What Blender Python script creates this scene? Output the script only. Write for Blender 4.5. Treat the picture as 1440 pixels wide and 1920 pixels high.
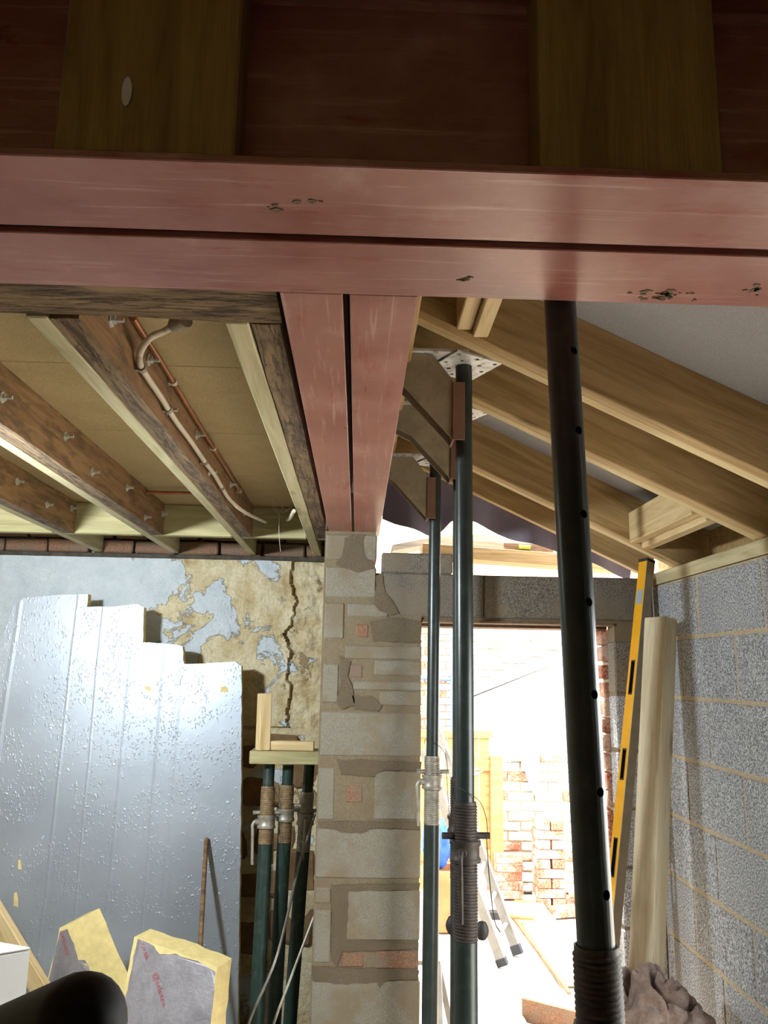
import bpy, bmesh, math, random
from mathutils import Vector, Matrix, noise
random.seed(7)
for o in list(bpy.data.objects): bpy.data.objects.remove(o)
SC = bpy.context.scene
COL = SC.collection

# ------------------------------------------------------------------ camera
FPX, PITCH, YAW, ROLL, CAMZ = 1532.6, math.radians(10.956), math.radians(1.643), math.radians(1.029), 1.75
_f = Vector((math.sin(YAW)*math.cos(PITCH), math.cos(YAW)*math.cos(PITCH), math.sin(PITCH)))
_r0 = Vector((math.cos(YAW), -math.sin(YAW), 0)); _u0 = _r0.cross(_f)
_R = math.cos(ROLL)*_r0 + math.sin(ROLL)*_u0; _U = _R.cross(_f)
CAM = Vector((0, 0, CAMZ))
cd = bpy.data.cameras.new('camera'); cam = bpy.data.objects.new('camera', cd); COL.objects.link(cam)
cd.sensor_fit = 'VERTICAL'; cd.sensor_height = 24.0; cd.lens = 24.0*FPX/1920.0
cd.clip_start = 0.02; cd.clip_end = 300
cam.matrix_world = Matrix(((_R.x, _U.x, -_f.x, 0), (_R.y, _U.y, -_f.y, 0), (_R.z, _U.z, -_f.z, CAMZ), (0, 0, 0, 1)))
SC.camera = cam
def at(px, py, **k):
    d = _R*((px-720)/FPX) + _U*((960-py)/FPX) + _f
    if 'D' in k: return CAM + d*k['D']
    a, v = next(iter(k.items())); i = 'XYZ'.index(a)
    return CAM + d*((v-CAM[i])/d[i])

# ------------------------------------------------------------------ light
SKY, SUN, LAMP = 5.2, 8.0, 26.0
w = bpy.data.worlds.new('world'); SC.world = w; w.use_nodes = True
bg = w.node_tree.nodes['Background']; bg.inputs[0].default_value = (0.93, 0.97, 1.0, 1); bg.inputs[1].default_value = SKY
sl = bpy.data.lights.new('sun', 'SUN'); sl.energy = SUN; sl.angle = 0.01; sl.color = (1, 0.95, 0.86)
so = bpy.data.objects.new('sun', sl); COL.objects.link(so)
so.rotation_euler = Vector((0.15, -0.72, -1.0)).to_track_quat('-Z', 'Y').to_euler()
ll = bpy.data.lights.new('work_light', 'AREA'); ll.shape = 'RECTANGLE'; ll.size = 0.16; ll.size_y = 0.12
ll.energy = LAMP; ll.color = (0.86, 0.95, 1.0)
lo = bpy.data.objects.new('work_light', ll); COL.objects.link(lo)
lo.location = (-1.47, 1.95, 2.2); lo.rotation_euler = Vector((0.42, 1.0, -0.12)).to_track_quat('-Z', 'Y').to_euler()
vs = SC.view_settings; vs.view_transform = 'Standard'; vs.look = 'None'; vs.gamma = 1.0; vs.exposure = 1.48
vs.use_curve_mapping = False

# ------------------------------------------------------------------ materials
def lin(h):
    c = [int(h[i:i+2], 16)/255 for i in (0, 2, 4)]
    return tuple((x/12.92 if x <= .04045 else ((x+.055)/1.055)**2.4) for x in c) + (1,)
class NT:
    def __init__(s, name):
        s.m = bpy.data.materials.new(name); s.m.use_nodes = True; s.t = s.m.node_tree
        s.b = s.t.nodes['Principled BSDF']; s.L = s.t.links.new
    def n(s, typ, **k):
        x = s.t.nodes.new(typ)
        for a, v in k.items():
            if a.startswith('i_'):
                key = a[2:]; key = int(key) if key.isdigit() else key
                (s.L(v, x.inputs[key]) if hasattr(v, 'is_output') else setattr(x.inputs[key], 'default_value', v))
            else: setattr(x, a, v)
        return x
    def coord(s, scale=(1, 1, 1), rnd=True, kind='Object'):
        tc = s.n('ShaderNodeTexCoord'); mp = s.n('ShaderNodeMapping'); mp.inputs['Scale'].default_value = scale
        src = tc.outputs[kind]
        if rnd:
            oi = s.n('ShaderNodeObjectInfo'); ma = s.n('ShaderNodeMath', operation='MULTIPLY'); s.L(oi.outputs['Random'], ma.inputs[0]); ma.inputs[1].default_value = 37.0
            va = s.n('ShaderNodeVectorMath', operation='ADD'); s.L(src, va.inputs[0]); s.L(ma.outputs[0], va.inputs[1]); src = va.outputs[0]
        s.L(src, mp.inputs[0]); return mp.outputs[0]
    def noise(s, vec, scale, detail=4, rough=.55, dist=0):
        x = s.n('ShaderNodeTexNoise', i_Scale=scale, i_Detail=detail, i_Roughness=rough, i_Distortion=dist); s.L(vec, x.inputs['Vector']); return x.outputs[0]
    def ramp(s, fac, stops):
        x = s.n('ShaderNodeValToRGB'); s.L(fac, x.inputs[0]); e = x.color_ramp.elements
        while len(e) < len(stops): e.new(.5)
        for q, (p, c) in zip(e, stops): q.position = p; q.color = c if len(c) == 4 else tuple(c)+(1,)
        return x.outputs[0]
    def step(s, fac, a, b): return s.ramp(fac, [(a, (0, 0, 0, 1)), (b, (1, 1, 1, 1))])
    def mix(s, fac, a, b, mode='MIX'):
        x = s.n('ShaderNodeMix', data_type='RGBA', blend_type=mode)
        for v, i in ((fac, 0), (a, 6), (b, 7)):
            if hasattr(v, 'is_output'): s.L(v, x.inputs[i])
            else: x.inputs[i].default_value = v
        return x.outputs[2]
    def math(s, op, a, b=0.0, c=None):
        x = s.n('ShaderNodeMath', operation=op)
        for i, v in enumerate((a, b) if c is None else (a, b, c)):
            if hasattr(v, 'is_output'): s.L(v, x.inputs[i])
            else: x.inputs[i].default_value = v
        return x.outputs[0]
    def bump(s, h, strength=.4, dist=.003, prev=None):
        x = s.n('ShaderNodeBump', i_Strength=strength, i_Distance=dist); s.L(h, x.inputs['Height'])
        if prev is not None: s.L(prev, x.inputs['Normal'])
        return x.outputs[0]
    def out(s, col=None, rough=.7, metal=0.0, nrm=None, spec=.4):
        for v, i in ((col, 'Base Color'), (rough, 'Roughness'), (metal, 'Metallic'), (nrm, 'Normal'), (spec, 'Specular IOR Level')):
            if v is None: continue
            if hasattr(v, 'is_output'): s.L(v, s.b.inputs[i])
            else: s.b.inputs[i].default_value = v
        return s.m
M = {}
def wood(name, light, dark, rough=.65, grain=1.0, knots=True, dirt=None):
    t = NT(name); v = t.coord((.9, 11, 11))
    g = t.noise(v, 3.2*grain, 5, .6, .8)
    fine = t.noise(t.coord((3, 160, 160)), 2.0, 3)
    c = t.ramp(g, [(.32, lin(dark)), (.62, lin(light))])
    c = t.mix(t.math('MULTIPLY', fine, .35), c, lin(dark))
    if knots:
        vo = t.n('ShaderNodeTexVoronoi', i_Scale=1.0); t.L(t.coord((2.4, 7, 7)), vo.inputs['Vector'])
        k = t.step(vo.outputs['Distance'], .16, .07); k = t.ramp(vo.outputs['Distance'], [(.06, (1, 1, 1, 1)), (.15, (0, 0, 0, 1))])
        c = t.mix(t.math('MULTIPLY', k, .7), c, tuple(x*.45 for x in lin(dark)[:3])+(1,))
    if dirt:
        d = t.step(t.noise(t.coord((2.5, 9, 9)), 2.4, 6, .7), .5, .62); c = t.mix(t.math('MULTIPLY', d, .75), c, lin(dirt))
    b = t.bump(fine, .35, .002); b = t.bump(g, .25, .003, b)
    if not knots:
        ck = t.ramp(t.math('ABSOLUTE', t.math('SUBTRACT', t.noise(t.coord((1.1, 13, 13)), 2.6, 6, .7), .5)), [(0, (1, 1, 1)), (.018, (0, 0, 0))]); c = t.mix(t.math('MULTIPLY', ck, .75), c, lin('2a2018')); b = t.bump(t.math('SUBTRACT', 1.0, ck), .8, .006, b)
    M[name] = t.out(c, rough, 0, b)
wood('wood_rafter', 'b89a6b', '917345')
wood('wood_pale', 'd3bd92', 'b09666')
wood('wood_treated', 'c2b895', '9f9670')
wood('wood_green', 'aca278', '8b8359')
wood('wood_old', '8d7557', '56432f', .85, 1.6, False, '43342a')
wood('wood_brown', '947250', '6b4e34', .75, 1.2, True, '54402e')
wood('wood_web', 'a1854f', '7c6233')
wood('wood_fence', 'c58a55', '9a6438')
wood('wood_planed', 'd9cdb0', 'b8a988')
wood('wood_grey', 'a89f8e', '827868')
def primer():
    t = NT('primer'); v = t.coord((1, 1, 1)); 
    n1 = t.noise(v, 5, 6, .65); c = t.ramp(n1, [(.3, lin('824a3f')), (.5, lin('935e53')), (.62, lin('9b6a60')), (.78, lin('b18c82'))])
    s = t.step(t.noise(t.coord((1.2, 26, 26)), 3, 6, .7, .5), .56, .72); c = t.mix(t.math('MULTIPLY', s, .6), c, lin('c7a59b'))
    r = t.step(t.noise(t.coord((2, 8, 8)), 2.2, 7, .75), .55, .66); c = t.mix(t.math('MULTIPLY', r, .6), c, lin('8a3322'))
    d = t.step(t.noise(t.coord((3, 30, 30)), 1.6, 5, .7), .66, .7); c = t.mix(t.math('MULTIPLY', d, .6), c, lin('4a2f2a'))
    ro = t.ramp(n1, [(.3, (.26,)*3), (.7, (.42,)*3)])
    M['primer'] = t.out(c, ro, 0, t.bump(t.noise(v, 60, 4), .15, .002), .55)
primer()
def speck(name, base, dark, lightc, scale=420, tint=None, tintamt=.5, rough=.95, depth=.003):
    t = NT(name); v = t.coord()
    n = t.noise(v, scale, 2, .6); big = t.noise(v, 7, 5)
    c = t.ramp(n, [(.34, lin(dark)), (.5, lin(base)), (.68, lin(lightc))])
    c = t.mix(t.math('MULTIPLY', big, .35), c, lin(dark))
    pit = t.step(t.noise(v, scale*.28, 3, .6), .36, .30)
    if tint:
        tm = t.step(t.noise(v, 6.5, 6, .62), .46, .60); c = t.mix(t.math('MULTIPLY', tm, tintamt), c, lin(tint))
    b = t.bump(n, .7, depth); b = t.bump(big, .3, .01, b)
    M[name] = t.out(c, rough, 0, b, .2)
speck('block_grey', '999b9f', '57585a', 'd2d5d9', 170)
speck('block_dark', '706a61', '48433d', '8f887d', 210, '776c5c', .75)
speck('block_pier', '837d70', '6f695c', '958f81', 330, '776a55', .8)
speck('mortar', 'b0a188', '94866e', 'c4b69e', 200)
speck('mortar_brown', '776b57', '6a5d49', '837761', 260, '6e604b', .6)
speck('mortar_wet', '655a49', '584d3d', '716654', 260, '5e5241', .6)
speck('concrete', 'b5afa4', '8a847a', 'cac4b8', 120, 'bdb29d', .5)
speck('brick_red', 'a86a52', '7a4636', 'c99179', 90, 'd0bda9', .6)
speck('brick_old', '84634e', '69503f', '967963', 200, '75675a', .8)
speck('felt', 'a5a2a4', '8c898c', 'b5b2b4', 500, None, 0, .9, .001)
speck('chipboard', 'b7a27b', 'a38e66', 'c4b08a', 300, 'a38d63', .3, .8, .001)
def flat(name, col, rough=.5, metal=0.0, var=.25, scale=18, bump=.15, dirt=None, spec=.4):
    t = NT(name); v = t.coord(); n = t.noise(v, scale, 5, .65); c0 = lin(col)
    c = t.ramp(n, [(.3, tuple(x*(1-var) for x in c0[:3])), (.7, tuple(min(1, x*(1+var)) for x in c0[:3]))])
    if dirt: c = t.mix(t.math('MULTIPLY', t.step(t.noise(v, scale*1.7, 6, .7), .52, .66), .7), c, lin(dirt))
    M[name] = t.out(c, rough, metal, t.bump(t.noise(v, scale*6, 3), bump, .002), spec)
flat('prop_paint', '242d2b', .32, 0, .3, 14, .1, '333f3c', .5)
flat('prop_green', '1b312a', .5, 0, .3, 14, .2, '3e4841')
flat('galvanised', '9b968a', .5, .55, .3, 25, .2, '7c6f5f')
flat('rusty', '6e5a48', .75, .3, .35, 40, .3, '8a6a45')
flat('thread_rust', '8d7759', .6, .4, .3, 50, .2, '5c4a38')
flat('bracket', '9a8f78', .55, .25, .2, 12, .1, '83765f')
flat('bracket_brown', '7b5c4a', .6, .1, .2, 12)
flat('plate_white', 'cdcbc6', .5, .3, .2, 25, .2, '6d665c')
flat('copper', 'b07a58', .35, .85, .2, 14, .05, '84573c')
flat('conduit', 'c5b9a6', .45, 0, .08, 12)
flat('clip_grey', '8b7f70', .55, 0, .1)
flat('bolt_metal', 'c4c4be', .35, .45, .2, 40)
flat('foam', 'd6c285', .9, 0, .12, 30, .3)
flat('yellow', 'e2a41c', .4, 0, .08, 10)
flat('level_grey', '9b917f', .5, .2, .12, 20)
flat('black_plastic', '0d0d0e', .6, 0, .1, 10, .1, None, .2)
flat('thread_dark', '3b342f', .55, .3, .3, 40, .2, '55493e')
flat('rubber', '2a2a2c', .7, 0, .1)
speck('brick_white', 'd8d2c8', 'a58f80', 'e8e4dc', 30, 'b98d78', .35)
flat('white_board', 'c4c3bd', .5, 0, .06, 8)
flat('aluminium', '716c64', .6, .1, .2, 14, .1)
flat('red_ink', 'a5565a', .7)
flat('white_render', 'cfcac2', .9, 0, .1, 4)
flat('blue_pipe', '5b6fa8', .5)
flat('blue_plastic', '2f5bb0', .4, 0, .3, 9, .4)
flat('terracotta', 'b5794f', .8, 0, .15, 8)
flat('tan_stone', 'b89d78', .9, 0, .2, 6)
flat('window_blue', '8fa6b8', .2, 0, .1, 3)
flat('cable_dark', '2e2a28', .6)
flat('wire', '8a857c', .4, .6)
flat('cobweb', 'c9c2b4', .9)
flat('dpc', '4b453c', .95, 0, .4, 14, .6, '2c2822')
flat('lamp_black', '202022', .5)
def blanket():
    t = NT('blanket'); v = t.coord(); n = t.noise(v, 30, 6, .7); c = t.ramp(n, [(.3, lin('6b5142')), (.7, lin('b39480'))])
    M['blanket'] = t.out(c, 1.0, 0, t.bump(t.noise(v, 160, 5, .8), 1.0, .012), .1)
    t.b.inputs['Sheen Weight'].default_value = .3
blanket()
def foil():
    t = NT('foil'); v = t.coord((1, 1, 1), False)
    sx = t.n('ShaderNodeSeparateXYZ'); t.L(v, sx.inputs[0])
    warp = t.math('MULTIPLY_ADD', t.noise(v, 2.0, 2), .02, sx.outputs[0])
    cr = None                                                  # long straight creases pressed into the facing
    for xc, sl, wd_ in ((-.46, .03, .016), (-.13, .01, .010), (.02, .0, .008), (.16, .012, .012), (.34, .0, .008), (.42, .005, .014)):
        xx = t.math('MULTIPLY_ADD', sx.outputs[2], -sl, warp); q = t.math('SUBTRACT', 1.0, t.math('MINIMUM', t.math('DIVIDE', t.math('ABSOLUTE', t.math('SUBTRACT', xx, xc)), wd_), 1.0))
        cr = q if cr is None else t.math('MAXIMUM', cr, q)
    def dents(scale, lo, hi, zs, selscale, sa, sb):
        vo = t.n('ShaderNodeTexVoronoi', i_Scale=scale); wv = t.n('ShaderNodeVectorMath', operation='MULTIPLY_ADD'); nz = t.n('ShaderNodeTexNoise', i_Scale=40.0); t.L(v, nz.inputs['Vector']); t.L(nz.outputs['Color'], wv.inputs[0]); wv.inputs[1].default_value = (.03, .0, .03); t.L(t.coord((1, 1, zs), False), wv.inputs[2]); t.L(wv.outputs[0], vo.inputs['Vector'])
        return t.math('MULTIPLY', t.ramp(vo.outputs['Distance'], [(lo, (1, 1, 1)), (hi, (0, 0, 0))]), t.step(t.noise(v, selscale, 3, .6), sa, sb))
    dm = t.math('MAXIMUM', dents(85, .16, .36, .55, 8, .42, .54), dents(34, .05, .16, .4, 5, .44, .58))
    b = t.bump(t.noise(v, 30, 5, .6, .6), .05, .004); b = t.bump(dm, .42, .003, b); b = t.bump(cr, .3, .004, b); b = t.bump(t.noise(v, 3, 3), .12, .02, b)
    c = t.ramp(t.noise(v, 2.5, 4), [(.3, lin('9aa1aa')), (.7, lin('aab0b9'))])
    M['foil'] = t.out(c, .46, .6, b)
    t = NT('foil_dull'); v = t.coord(); wr = t.noise(v, 26, 6, .65, 1.5)
    c = t.ramp(t.noise(v, 9, 6, .7), [(.35, lin('8b878c')), (.6, lin('a29ea3')), (.72, lin('7a757b'))])
    M['foil_dull'] = t.out(c, .5, .6, t.bump(wr, .22, .008))
foil()
def plaster():
    t = NT('plaster'); v = t.coord((1, 1, 1), False)
    sx = t.n('ShaderNodeSeparateXYZ'); t.L(v, sx.inputs[0])
    n1 = t.noise(v, 4.2, 9, .62, .6)
    bias = t.math('MULTIPLY_ADD', sx.outputs[0], -.24, -.185)      # more paint survives towards the left end of the wall
    bias = t.math('MINIMUM', bias, .16)
    paint = t.step(t.math('ADD', n1, bias), .485, .505)
    n2 = t.noise(v, 7, 8, .7); n3 = t.noise(v, 60, 5, .7)
    tan = t.ramp(n2, [(.3, lin('a48862')), (.43, lin('cbb88f')), (.6, lin('e2d6b6')), (.75, lin('c29a74'))])
    tan = t.mix(t.math('MULTIPLY', t.step(n3, .48, .7), .35), tan, lin('96825e'))
    pc = t.ramp(n2, [(.3, lin('c0c9d0')), (.7, lin('d8dee2'))])
    c = t.mix(paint, tan, pc)
    br = t.step(t.noise(v, 3.1, 7, .65), .60, .63); c = t.mix(t.math('MULTIPLY', br, .8), c, lin('8d7450'))
    ex = t.math('MULTIPLY_ADD', t.noise(v, 5, 6, .6), .5, sx.outputs[0]); low = t.math('MULTIPLY_ADD', t.noise(v, 4, 6, .6), .45, sx.outputs[2])
    bare = t.math('MULTIPLY', t.step(ex, -.52, -.50), t.step(low, 1.67, 1.65))          # plaster fallen off low down beside the pier
    c = t.mix(bare, c, t.ramp(n2, [(.3, lin('57422e')), (.5, lin('7a5f44')), (.7, lin('92795a'))]))
    b = t.bump(n3, .9, .010); b = t.bump(n2, .8, .03, b); b = t.bump(paint, 1.0, .006, b); b = t.bump(br, 1.0, .006, b)
    M['plaster'] = t.out(c, .92, 0, b, .2)
    t = NT('stone_brown'); v = t.coord(); n = t.noise(v, 6, 8, .65)
    c = t.ramp(n, [(.3, lin('665038')), (.55, lin('80664a')), (.75, lin('9a8162'))])
    M['stone_brown'] = t.out(c, .95, 0, t.bump(t.noise(v, 40, 6, .7), .8, .01), .15)
plaster()
def membrane():
    t = NT('membrane'); v = t.coord(); c = t.ramp(t.noise(v, 6, 5), [(.3, lin('5b5560')), (.7, lin('6c6672'))])
    t.out(c, .6, 0, t.bump(t.noise(v, 12, 4), .3, .01))
    tr = t.n('ShaderNodeBsdfTranslucent', i_Color=lin('7a7890')); mx = t.n('ShaderNodeMixShader', i_0=.12)
    t.L(t.b.outputs[0], mx.inputs[1]); t.L(tr.outputs[0], mx.inputs[2]); t.L(mx.outputs[0], t.t.nodes['Material Output'].inputs[0]); M['membrane'] = t.m
    t = NT('polythene'); v = t.coord(); c = t.ramp(t.noise(v, 8, 5), [(.3, lin('9aa0aa')), (.7, lin('d0d4da'))])
    t.out(c, .25, 0, t.bump(t.noise(v, 20, 5), .5, .02)); t.b.inputs['Alpha'].default_value = .9; M['polythene'] = t.m
    t = NT('glass_vial'); t.out(lin('c8d84a'), .1, 0); M['vial'] = t.m
    t = NT('lamp_glass'); t.out((1, 1, 1, 1), .3); t.b.inputs['Emission Color'].default_value = (.92, .98, 1, 1); t.b.inputs['Emission Strength'].default_value = 4; M['lamp_glass'] = t.m
membrane()

# ------------------------------------------------------------------ mesh helpers
WM = {}
class MB:
    def __init__(s): s.v = []; s.f = []
    def add(s, vs, fs):
        k = len(s.v); s.v += [Vector(x) for x in vs]; s.f += [tuple(i+k for i in f) for f in fs]; return s
    def box(s, lo, hi):
        (a, b, c), (d, e, g) = lo, hi
        return s.add([(a,b,c),(d,b,c),(d,e,c),(a,e,c),(a,b,g),(d,b,g),(d,e,g),(a,e,g)], [(0,3,2,1),(4,5,6,7),(0,1,5,4),(1,2,6,5),(2,3,7,6),(3,0,4,7)])
    def hexa(s, p): return s.add(p, [(0,3,2,1),(4,5,6,7),(0,1,5,4),(1,2,6,5),(2,3,7,6),(3,0,4,7)])
    def prism(s, poly, vec):
        n = len(poly); vec = Vector(vec); a = [Vector(p) for p in poly]; b = [p+vec for p in a]
        return s.add(a+b, [tuple(range(n))[::-1], tuple(range(n, 2*n))] + [(i, (i+1) % n, n+(i+1) % n, n+i) for i in range(n)])
    def tube(s, pts, r, n=10, cap=True, rr=None):
        pts = [Vector(p) for p in pts]; vs = []; fs = []; u = None
        for i, p in enumerate(pts):
            d = (pts[min(i+1, len(pts)-1)]-pts[max(i-1, 0)]).normalized()
            if u is None: u = d.orthogonal().normalized()
            u = (u-d*u.dot(d)).normalized(); w_ = d.cross(u); q = rr[i] if rr else r
            vs += [p+(u*math.cos(2*math.pi*k/n)+w_*math.sin(2*math.pi*k/n))*q for k in range(n)]
        for i in range(len(pts)-1):
            for k in range(n): fs.append((i*n+k, i*n+(k+1) % n, (i+1)*n+(k+1) % n, (i+1)*n+k))
        if cap: fs += [tuple(range(n))[::-1], tuple(range((len(pts)-1)*n, len(pts)*n))]
        return s.add(vs, fs)
    def lathe(s, prof, n=20, o=(0, 0, 0), close=False):
        vs = [(o[0]+r*math.cos(2*math.pi*k/n), o[1]+r*math.sin(2*math.pi*k/n), o[2]+z) for r, z in prof for k in range(n)]; fs = []
        m = len(prof)
        for i in range(m if close else m-1):
            j = (i+1) % m
            for k in range(n): fs.append((i*n+k, i*n+(k+1) % n, j*n+(k+1) % n, j*n+k))
        if not close: fs += [tuple(range(n))[::-1], tuple(range((m-1)*n, m*n))]
        return s.add(vs, fs)
    def grid(s, fn, nu, nv):
        vs = [fn(i/nu, j/nv) for j in range(nv+1) for i in range(nu+1)]
        return s.add(vs, [(j*(nu+1)+i, j*(nu+1)+i+1, (j+1)*(nu+1)+i+1, (j+1)*(nu+1)+i) for j in range(nv) for i in range(nu)])
    def sheet(s, fn, nu, nv, th):                     # a grid with thickness th (vector)
        th = Vector(th); k = len(s.v); s.grid(fn, nu, nv); n = (nu+1)*(nv+1); top = [p+th for p in s.v[k:k+n]]
        fs = [tuple(reversed(f)) for f in s.f[-nu*nv:]]; s.v += top
        s.f += [tuple(i+n for i in f) for f in fs]
        W = nu+1; ring = [i for i in range(W)] + [j*W+nu for j in range(1, nv+1)] + [nv*W+i for i in range(nu-1, -1, -1)] + [j*W for j in range(nv-1, 0, -1)]
        s.f += [(k+ring[i], k+n+ring[i], k+n+ring[(i+1) % len(ring)], k+ring[(i+1) % len(ring)]) for i in range(len(ring))]
        return s
    def holeplate(s, c, size, n, hr, th):
        cs = size/n
        for i in range(n):
            for j in range(n):
                cx = c[0]-size/2+cs*(i+.5); cy = c[1]-size/2+cs*(j+.5); hole = (i+j) % 2 == 0 and not (i == n//2 and j == n//2)
                h = cs/2
                if not hole: s.box((cx-h, cy-h, c[2]), (cx+h, cy+h, c[2]+th)); continue
                o8 = [(h,0),(h,h),(0,h),(-h,h),(-h,0),(-h,-h),(0,-h),(h,-h)]; i8 = [(hr*math.cos(k*math.pi/4), hr*math.sin(k*math.pi/4)) for k in range(8)]
                vs = [(cx+x, cy+y, c[2]+z) for z in (0, th) for x, y in o8+i8]; fs = []
                for k in range(8):
                    k2 = (k+1) % 8; fs += [(k, 8+k, 8+k2, k2), (16+k, 16+k2, 24+k2, 24+k), (8+k, 24+k, 24+k2, 8+k2), (k, k2, 16+k2, 16+k)]
                s.add(vs, fs)
        return s
    def build(s, name, mat, parent=None, local=False, Mx=None, smooth=False, bevel=0, origin=None, segs=1):
        vs = s.v
        if local: base = None
        elif parent is not None: base = WM[parent].inverted(); vs = [base @ p for p in vs]
        elif Mx is None:
            if origin is None:
                xs = [p.x for p in vs]; ys = [p.y for p in vs]; zs = [p.z for p in vs]
                origin = Vector(((min(xs)+max(xs))/2, (min(ys)+max(ys))/2, min(zs)))
            origin = Vector(origin); vs = [p-origin for p in vs]; Mx = Matrix.Translation(origin)
        me = bpy.data.meshes.new(name); me.from_pydata([tuple(p) for p in vs], [], s.f); me.update()
        bm = bmesh.new(); bm.from_mesh(me)
        bmesh.ops.recalc_face_normals(bm, faces=bm.faces)
        if bevel:
            es = [e for e in bm.edges if len(e.link_faces) == 2 and e.calc_face_angle(0) > .5]
            bmesh.ops.bevel(bm, geom=es, offset=bevel, segments=segs, affect='EDGES', profile=.5)
        bm.to_mesh(me); bm.free()
        if smooth:
            me.polygons.foreach_set('use_smooth', [True]*len(me.polygons))
            try: me.set_sharp_from_angle(angle=.7)
            except Exception: pass
        me.materials.append(M[mat])
        return link(name, me, parent, Mx)
def link(name, me, parent=None, Mx=None):
    o = bpy.data.objects.new(name, me); COL.objects.link(o)
    Mx = Mx or Matrix()
    if parent is not None: o.parent = parent; WM[o] = WM[parent] @ Mx
    else: WM[o] = Mx
    o.matrix_local = Mx
    return o
def tag(o, label=None, cat=None, group=None, kind=None):
    for k, v in (('label', label), ('category', cat), ('group', group), ('kind', kind)):
        if v: o[k] = v
    return o
def thing(name, label, cat, loc=(0, 0, 0), group=None, Mx=None):
    o = link(name, None, None, Mx or Matrix.Translation(Vector(loc))); o.empty_display_size = .05
    return tag(o, label, cat, group)
def frame(p0, d, up=(0, 0, 1)):                        # matrix: local X along d
    x = Vector(d).normalized(); up = Vector(up); y = up.cross(x).normalized(); z = x.cross(y)
    m = Matrix((x, y, z)).transposed().to_4x4(); m.translation = Vector(p0); return m
def zframe(p0, p1, side=(1, 0, 0)):                    # matrix: local Z along p0->p1
    z = (Vector(p1)-Vector(p0)).normalized(); x = (Vector(side)-z*z.dot(Vector(side))).normalized(); y = z.cross(x)
    m = Matrix((x, y, z)).transposed().to_4x4(); m.translation = Vector(p0); return m
def wobble_box(lx, ly, lz, amp, nseg=10, seed=0):      # hand-sawn timber: box along X with uneven faces
    mb = MB(); vs = []; fs = []
    for i in range(nseg+1):
        x = lx*i/nseg
        for (a, b) in ((-1, -1), (0, -1), (1, -1), (1, 0), (1, 1), (0, 1), (-1, 1), (-1, 0)):
            nn = noise.noise_vector(Vector((x*5+seed, a*2+seed*3.1, b*2)))*amp
            vs.append((x, a*ly/2+nn.y, b*lz/2+nn.z))
    for i in range(nseg):
        for k in range(8): fs.append((i*8+k, i*8+(k+1) % 8, (i+1)*8+(k+1) % 8, (i+1)*8+k))
    fs += [tuple(range(8))[::-1], tuple(range(nseg*8, nseg*8+8))]
    return mb.add(vs, fs)
def timber(name, p0, p1, wy, hz, mat, parent=None, up=(0, 0, 1), bevel=.003, rough=0, seed=0):
    """a length of timber; p0, p1 = ends of the centre line, wy across, hz along up"""
    p0 = Vector(p0); p1 = Vector(p1); L = (p1-p0).length; m = frame(p0, p1-p0, up)
    mb = wobble_box(L, wy, hz, rough, max(6, int(L*10)), seed) if rough else MB().box((0, -wy/2, -hz/2), (L, wy/2, hz/2))
    if parent is not None: m = WM[parent].inverted() @ m
    return mb.build(name, mat, parent, True, m, smooth=bool(rough), bevel=0 if rough else bevel)
def struct(o): o['kind'] = 'structure'; return o
def copy_tree(o, Mx, parent=None):
    c = o.copy(); COL.objects.link(c); c.parent = parent; c.matrix_local = Mx; WM[c] = (WM[parent] @ Mx) if parent else Mx
    for ch in list(o.children): copy_tree(ch, ch.matrix_local.copy(), c)
    return c
def bool_cut(o, cutters):
    """cut real holes: cutter meshes are removed again"""
    cm = MB()
    for a, b, r in cutters: cm.tube([a, b], r, 10)
    me = bpy.data.meshes.new('cut'); me.from_pydata([tuple(p) for p in cm.v], [], cm.f); c = bpy.data.objects.new('cut', me); COL.objects.link(c)
    bm = bmesh.new(); bm.from_mesh(me); bmesh.ops.recalc_face_normals(bm, faces=bm.faces); bm.to_mesh(me); bm.free()
    bpy.context.view_layer.update(); c.matrix_world = o.matrix_world.copy()
    md = o.modifiers.new('b', 'BOOLEAN'); md.operation = 'DIFFERENCE'; md.solver = 'EXACT'; md.object = c
    dg = bpy.context.evaluated_depsgraph_get(); dg.update()
    nm = bpy.data.meshes.new_from_object(o.evaluated_get(dg)); old = o.data; o.modifiers.remove(md)
    if len(nm.polygons) > 10:
        nm.materials.clear(); nm.materials.append(old.materials[0]); o.data = nm
        nm.polygons.foreach_set('use_smooth', [True]*len(nm.polygons))
        try: nm.set_sharp_from_angle(angle=.7)
        except Exception: pass
    bpy.data.objects.remove(c); bpy.data.meshes.remove(me)

# ================================================================== THE SETTING
XR, YW, YB = 1.25, 3.45, 4.42          # right wall face, door wall face, plastered wall face
ZS = 2.33                              # underside of the steel
struct(MB().box((-2.7, -2.3, -.1), (1.5, 4.6, 0)).build('floor', 'concrete'))
struct(MB().box((-12, 3.46, -.12), (12, 30, -.015)).build('ground', 'concrete'))
struct(MB().box((-2.8, -2.3, 0), (-2.6, 4.7, 3.1)).build('wall_left', 'plaster'))
struct(MB().box((-2.8, -2.5, 0), (1.5, -2.3, 3.1)).build('wall_front', 'white_render'))
struct(MB().box((-2.8, -2.5, 2.66), (1.5, .95, 2.76)).build('ceiling', 'chipboard'))
# masonry still carried above the steel
struct(MB().box((-2.7, .86, 2.636), (1.5, 1.2, 3.5)).box((-.15, 1.14, 2.56), (.075, 4.75, 3.5)).build('wall_upper', 'stone_brown'))

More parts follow.
